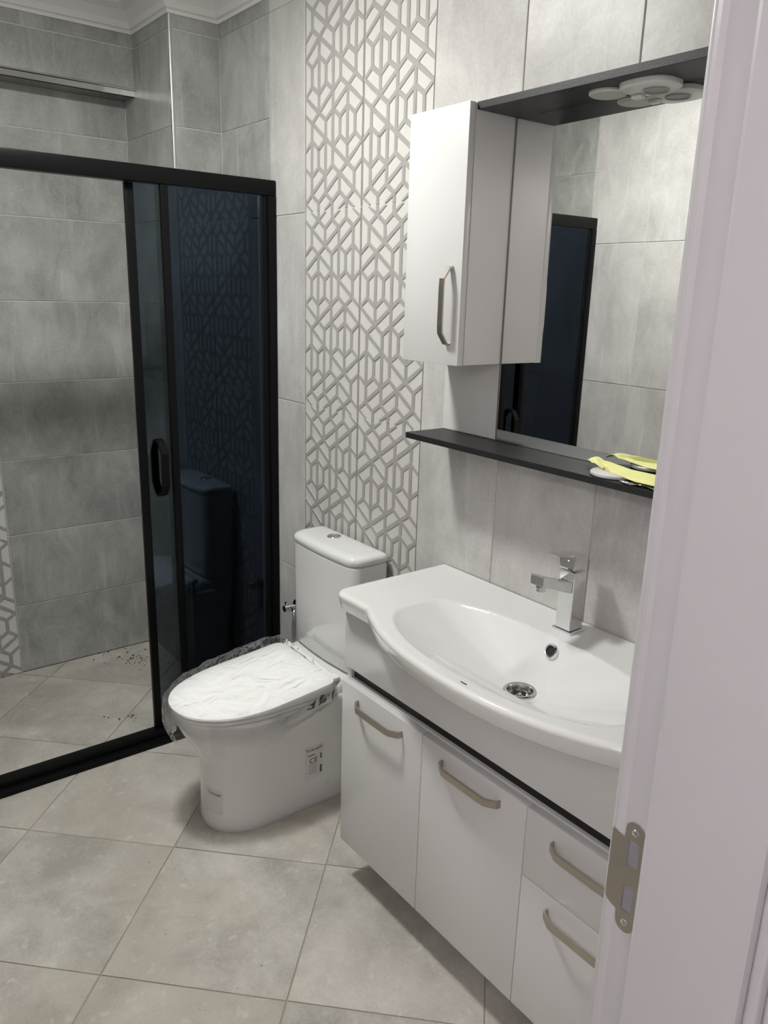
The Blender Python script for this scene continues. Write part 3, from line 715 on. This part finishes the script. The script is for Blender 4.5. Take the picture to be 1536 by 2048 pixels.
# ------------------------------------------------------------------ toilet
TC = 0.150
to = empty('toilet', 'white close-coupled ceramic toilet beside the shower', 'toilet', (TC, -0.3, 0))
def tp(mb, name, mat, par=None, **k):
    o = mb.build(name, mat, par or to, **k)
    if par is None: o.matrix_parent_inverse = Matrix.Translation(-to.location)
    return o
def dshape(hw, yf, yb, L, z, n=40, ex=2.15, rb=0.02):
    """plan outline: flat back with rounded corners, straight flanks, elliptic front (towards -y)"""
    pts = []; yc = yf+L
    for i in range(n+1):
        a = -math.pi/2+math.pi*i/n      # from left flank over the tip to right flank
        s_, c = math.sin(a), math.cos(a)
        pts.append((TC+hw*math.copysign(abs(s_)**(2/ex), s_), yc-L*abs(c)**(2/ex), z))
    m_ = 8
    for i in range(1, m_): pts.append((TC+hw, yc+(yb-rb-yc)*i/m_, z))
    for i in range(7):
        a = math.pi/2*i/6; pts.append((TC+hw-rb+rb*math.cos(a), yb-rb+rb*math.sin(a), z))
    for i in range(7):
        a = math.pi/2+math.pi/2*i/6; pts.append((TC-hw+rb+rb*math.cos(a), yb-rb+rb*math.sin(a), z))
    for i in range(m_-1, 0, -1): pts.append((TC-hw, yc+(yb-rb-yc)*i/m_, z))
    return pts
PAN = [(0.0, 0.1195, -0.553, 0.15), (0.003, 0.121, -0.555, 0.15), (0.02, 0.120, -0.5545, 0.15), (0.12, 0.1175, -0.551, 0.15), (0.19, 0.119, -0.551, 0.155), (0.225, 0.124, -0.558, 0.165), (0.26, 0.134, -0.574, 0.18), (0.29, 0.146, -0.592, 0.20),
       (0.32, 0.157, -0.608, 0.22), (0.35, 0.165, -0.621, 0.235), (0.37, 0.169, -0.628, 0.24), (0.380, 0.169, -0.629, 0.24), (0.385, 0.165, -0.625, 0.24)]
pan = tp(MB().loft([dshape(hw, yf, -0.012, L, z) for z, hw, yf, L in PAN]), 'pan', M['ceramic'], smooth=45)
def rrect(x0, x1, y0, y1, rf, rb, z, n=8, bulge=0.0):
    """rounded rectangle, rf radius at the front (-y) corners, rb at the back ones"""
    pts = []
    for cx, cy, r, a0 in ((x0+rf, y0+rf, rf, math.pi), (x1-rf, y0+rf, rf, 1.5*math.pi), (x1-rb, y1-rb, rb, 0), (x0+rb, y1-rb, rb, 0.5*math.pi)):
        for i in range(n+1):
            a = a0+0.5*math.pi*i/n; pts.append([cx+r*math.cos(a), cy+r*math.sin(a), z])
        if a0 == math.pi:
            for i in range(1, 12): pts.append([x0+rf+(x1-x0-2*rf)*i/12, y0, z])
    if bulge:
        for q in pts:
            t = (q[0]-(x0+x1)/2)/((x1-x0)/2); w_ = max(0, ((y1-q[1])/(y1-y0)-0.3)/0.7)
            q[1] -= bulge*(1-t*t)*w_
    return [tuple(q) for q in pts]
tp(MB().loft([rrect(TC-0.160, TC+0.160, -0.196, -0.012, 0.03, 0.015, 0.3855), rrect(TC-0.160, TC+0.160, -0.190, -0.012, 0.03, 0.015, 0.408), rrect(TC-0.157, TC+0.157, -0.176, -0.012, 0.03, 0.015, 0.424), rrect(TC-0.150, TC+0.150, -0.160, -0.014, 0.03, 0.015, 0.4290)]), 'deck', M['ceramic'], smooth=45)
TK = [(0.4300, 0.158, -0.124), (0.4335, 0.166, -0.130), (0.445, 0.170, -0.137), (0.60, 0.173, -0.138), (0.769, 0.1755, -0.139), (0.776, 0.1755, -0.139), (0.780, 0.171, -0.135)]
tank = tp(MB().loft([rrect(TC-hw, TC+hw, yf, -0.016, 0.030, 0.008, z, bulge=0.012) for z, hw, yf in TK]), 'tank', M['ceramic'], smooth=45)
LD = [(0.7805, 0.168, -0.133), (0.783, 0.176, -0.140), (0.790, 0.1795, -0.1435), (0.800, 0.179, -0.143), (0.807, 0.174, -0.138), (0.8115, 0.163, -0.127), (0.8128, 0.150, -0.115)]
tlid = tp(MB().loft([rrect(TC-hw, TC+hw, yf, -0.012-max(0, 0.18-hw)*0.9, 0.040*hw/0.18, 0.018*hw/0.18, z, bulge=0.012) for z, hw, yf in LD]), 'tank_lid', M['ceramic'], smooth=60)
bx, by = 0.112, -0.066
tp(MB().lathe((bx, by, 0.8125), [(0.0225, -0.001), (0.0225, 0.002), (0.021, 0.0035), (0.0185, 0.003), (0.018, 0.001)], 30, cap=False), 'button_ring', M['chrome'], smooth=40, label='chrome flush button ring')
bt = tp(MB().lathe((bx, by, 0.8133), [(0.0005, 0.0016), (0.012, 0.0016), (0.0165, 0.0008), (0.0172, -0.0008)], 30), 'flush_button', M['chrome'], smooth=40)
# seat and lid (lid a little thicker towards the hinge)
def ringz(hw, yf, yb, L, fz): return [(p[0], p[1], fz(p[1])) for p in dshape(hw, yf, yb, L, 0, rb=0.03)]
c1 = lambda z: (lambda y: z)
tp(MB().loft([ringz(0.160, -0.625, -0.195, 0.25, c1(0.3855)), ringz(0.166, -0.631, -0.193, 0.25, c1(0.3875)), ringz(0.167, -0.632, -0.192, 0.25, c1(0.396)), ringz(0.163, -0.628, -0.194, 0.25, c1(0.3985))]), 'seat', M['seat'], smooth=40)
hz = lambda b_, k: (lambda y: b_+k*max(0.0, min(1.0, (y+0.52)/0.33))**1.4)
tp(MB().loft([ringz(0.163, -0.630, -0.191, 0.25, c1(0.400)), ringz(0.168, -0.636, -0.188, 0.25, c1(0.4025)), ringz(0.1695, -0.6375, -0.187, 0.25, hz(0.4065, 0.024)), ringz(0.168, -0.636, -0.188, 0.25, hz(0.411, 0.026)), ringz(0.160, -0.628, -0.194, 0.245, hz(0.413, 0.027)), ringz(0.10, -0.55, -0.22, 0.2, hz(0.4145, 0.027))]), 'seat_lid', M['seat'], smooth=40)
for sx in (-1, 1):
    tp(MB().box(TC+sx*0.135-0.016, TC+sx*0.135+0.016, -0.1865, -0.1665, 0.4240, 0.4370, 0.0025), 'hinge', M['seat'])
# labels stuck on the pan
def text_pts(body, size):
    cu = bpy.data.curves.new('txt', 'FONT'); cu.body = body; cu.size = size; cu.align_x = 'CENTER'
    o = bpy.data.objects.new('txt', cu); COL.objects.link(o)
    me = o.to_mesh(); v = [tuple(q.co[:2]) for q in me.vertices]; f = [tuple(p.vertices) for p in me.polygons]
    o.to_mesh_clear(); bpy.data.objects.remove(o); bpy.data.curves.remove(cu)
    return v, f
def hw_at(z):
    for a, b_ in zip(PAN, PAN[1:]):
        if a[0] <= z <= b_[0]:
            t = (z-a[0])/(b_[0]-a[0]); return tuple(a[k]+(b_[k]-a[k])*t for k in range(4))
    return PAN[0]
def surf_side(u, v, off):   # u along -y .. +y seen from +x : right = +y
    z = v; hw = hw_at(z)[1]; return (TC+hw+off, u, z)
def surf_front(ang, v, off):
    z_, hw, yf, L = hw_at(v); s_, c = math.sin(ang), math.cos(ang); ex = 2.15
    return (TC+(hw+off)*abs(s_)**(2/ex), yf+L-(L+off)*abs(c)**(2/ex), v)
def patch(fn, u0, u1, v0, v1, off, nu=10, nv=6):
    mb = MB(); vs_ = [fn(u0+(u1-u0)*i/nu, v0+(v1-v0)*j/nv, off) for i in range(nu+1) for j in range(nv+1)]
    fs = [(i*(nv+1)+j, (i+1)*(nv+1)+j, (i+1)*(nv+1)+j+1, i*(nv+1)+j+1) for i in range(nu) for j in range(nv)]
    return mb.add(vs_, fs)
def lettering(mb, fn, body, size, u, v, off, ku=1.0, rot=False):
    vv, ff = text_pts(body, size)
    if rot: vv = [(-b_, a) for a, b_ in vv]
    mb.add([fn(u+a*ku, v+b_, off) for a, b_ in vv], ff)
s1 = tp(patch(surf_side, -0.272, -0.206, 0.098, 0.214, 0.0005), 'label', M['film'], label='pale product label with a CE mark')
mb = MB()
lettering(mb, surf_side, 'Turkuaz', 0.0145, -0.246, 0.195, 0.0010)
patch_ = lambda u0, u1, v0, v1: mb.add([surf_side(u, v, 0.001) for u, v in ((u0, v0), (u1, v0), (u1, v1), (u0, v1))], [(0, 1, 2, 3)])
for k in range(3): patch_(-0.222, -0.212, 0.197+0.004*k, 0.1985+0.004*k)
lettering(mb, surf_side, 'CE', 0.025, -0.241, 0.152, 0.0010)
patch_(-0.262, -0.236, 0.1785, 0.1812)
for k in range(5): patch_(-0.258+0.002*(k % 2), -0.228, 0.146-0.0075*k, 0.1472-0.0075*k)
for k in range(4): patch_(-0.2175+0.0008*(k % 2), -0.2100-0.0006*(k % 3), 0.160+0.0045*k, 0.1632+0.0045*k)
for k in range(6): patch_(-0.2180+0.0007*(k % 2), -0.2105+0.0005*(k % 3), 0.110+0.0042*k, 0.1135+0.0042*k)
tp(mb, 'print', M['print'], s1, kind='stuff')
A0, A1 = 0.05, 0.62
s2 = tp(patch(surf_front, A0, A1, 0.055, 0.135, 0.0005), 'label', M['film'], label='pale product label on the front')
mb = MB(); ku = 1/0.13
lettering(mb, surf_front, 'Turkuaz', 0.0150, 0.38, 0.117, 0.0010, ku)
for k in range(2):
    mb.add([surf_front(u, v, 0.001) for u, v in ((0.12, 0.058+0.006*k), (0.56, 0.058+0.006*k), (0.56, 0.0592+0.006*k), (0.12, 0.0592+0.006*k))], [(0, 1, 2, 3)])
tp(mb, 'print', M['print'], s2, kind='stuff')
tp(MB().lathe((TC+0.1188, -0.205, 0.062), [(0.0005, 0.0), (0.0005, 0.0)], 8) if False else MB().lathe((TC+0.1182, -0.19, 0.062), [(0.0075, -0.002), (0.0075, 0.001), (0.006, 0.0025), (0.0005, 0.003)], 20, 'x'), 'bolt_cap', M['plastic_white'], smooth=40)

# clear plastic bag drawn over the seat
rngs = []
prof = [(0.04, -0.50, 0.17, 0.006, 0), (0.10, -0.565, 0.23, 0.006, 0), (0.155, -0.622, 0.25, 0.005, 0.3), (0.172, -0.640, 0.25, 0.004, 1), (0.178, -0.648, 0.25, -0.010, 1), (0.180, -0.650, 0.25, -0.030, 1), (0.179, -0.648, 0.25, -0.060, 1), (0.174, -0.640, 0.24, -0.085, 1), (0.168, -0.630, 0.23, -0.108, 1), (0.160, -0.620, 0.22, -0.128, 1)]
for k, (hw, yf, L, dz, e) in enumerate(prof):
    ring = []
    base = dshape(hw, yf, -0.20+0.010*(k > 2), L, 0, n=80, rb=0.03)
    for q in base:
        zz = hz(0.4135, 0.028)(q[1]) if dz > -0.02 else 0.412
        nv = Vector((q[0]-TC, q[1]+0.40, 0)).normalized()
        left = max(0.0, -(q[0]-TC)/0.17)*max(0.0, min(1.0, (q[1]+0.60)/0.40))
        n0 = noise.noise(Vector((q[0]*22, q[1]*22, dz*22+k*0.35)))
        n1 = noise.noise(Vector((q[0]*60, q[1]*60, dz*60)))
        out = e*(0.004+0.008*n0+0.0035*n1)+left*e*(0.030 if dz > -0.06 else 0.012)
        if q[1] > -0.225: out *= 0.2
        z = zz+dz+(0.0015+0.002*abs(n0) if e == 0 else 0.004*n1+0.003)+left*e*0.012*(dz > -0.02)
        if dz < -0.05 and q[1] > -0.45: z += min(0.06, (q[1]+0.45)*0.35)
        ring.append((q[0]+nv.x*out, q[1]+nv.y*out, z))
    rngs.append(ring)
MB().loft(rngs, True, False).build('plastic_bag', M['clear'], smooth=50, label='clear crinkled plastic bag drawn over the toilet seat', cat='plastic bag')

# ------------------------------------------------------------------ angle valve left of the tank
av = empty('angle_valve', 'chrome angle valve on the wall between shower frame and toilet tank', 'valve', (-0.215, 0, 0.452))
MB().lathe((0, -0.0005, 0), [(0.0005, 0.0), (0.026, 0.0), (0.024, -0.006), (0.012, -0.009), (0.0005, -0.009)], 28, 'y').build('wall_plate', M['chrome'], av, smooth=40)
MB().lathe((0, -0.0095, 0), [(0.0085, 0), (0.0085, -0.020), (0.012, -0.022), (0.012, -0.048), (0.0005, -0.050)], 20, 'y').build('body', M['chrome'], av, smooth=40)
MB().cyl((0.0125, -0.036, 0), (0.034, -0.036, 0.0), 0.0075, 0.0065, 18).build('outlet', M['chrome'], av, smooth=40)
MB().box(-0.0225, -0.0125, -0.043, -0.029, -0.018, 0.018, 0.003).build('handle', M['chrome'], av, smooth=40)
MB().tube([(0.035+0.012*i/8, -0.036-0.006*math.sin(math.pi*i/8), -0.001-0.003*i) for i in range(9)], 0.0055).build('hose', M['alu'], av, smooth=50)

# ------------------------------------------------------------------ crumbs left on the floor
def crumbs(name, label, cx, cy, sx, sy, n, rmin, rmax, ang=0.0):
    mb = MB()
    for i in range(n):
        a, b_ = random.gauss(0, 1)*sx, random.gauss(0, 1)*sy
        x = cx+a*math.cos(ang)-b_*math.sin(ang); y = cy+a*math.sin(ang)+b_*math.cos(ang)
        r = random.uniform(rmin, rmax); t = random.uniform(0, 6.28); el = random.uniform(0.25, 0.9); h = r*random.uniform(0.25, 0.6)
        ring = [(x+math.cos(t)*r*math.cos(q)-math.sin(t)*r*el*math.sin(q), y+math.sin(t)*r*math.cos(q)+math.cos(t)*r*el*math.sin(q)) for q in (0.2, 1.4, 2.4, 3.6, 5.0)]
        mb.loft([[(p[0], p[1], 0.0002) for p in ring], [(x+(p[0]-x)*0.6, y+(p[1]-y)*0.6, h) for p in ring]])
    return mb.build(name, M['crumb'], label=label, cat='debris', kind='stuff')
crumbs('floor_debris', 'dark crumbs scattered at the back of the shower floor', -1.03, -0.33, 0.075, 0.035, 80, 0.002, 0.0065, 0.5)
crumbs('floor_debris', 'few dark crumbs in the middle of the shower floor', -0.58, -0.545, 0.045, 0.02, 12, 0.002, 0.007, 0.9)
crumbs('floor_debris', 'specks of grit along the shower wall', -1.10, -0.62, 0.02, 0.09, 12, 0.001, 0.0035)
crumbs('floor_debris', 'tiny specks of grit on the floor in front of the toilet', 0.55, -0.72, 0.22, 0.16, 16, 0.0008, 0.0022)
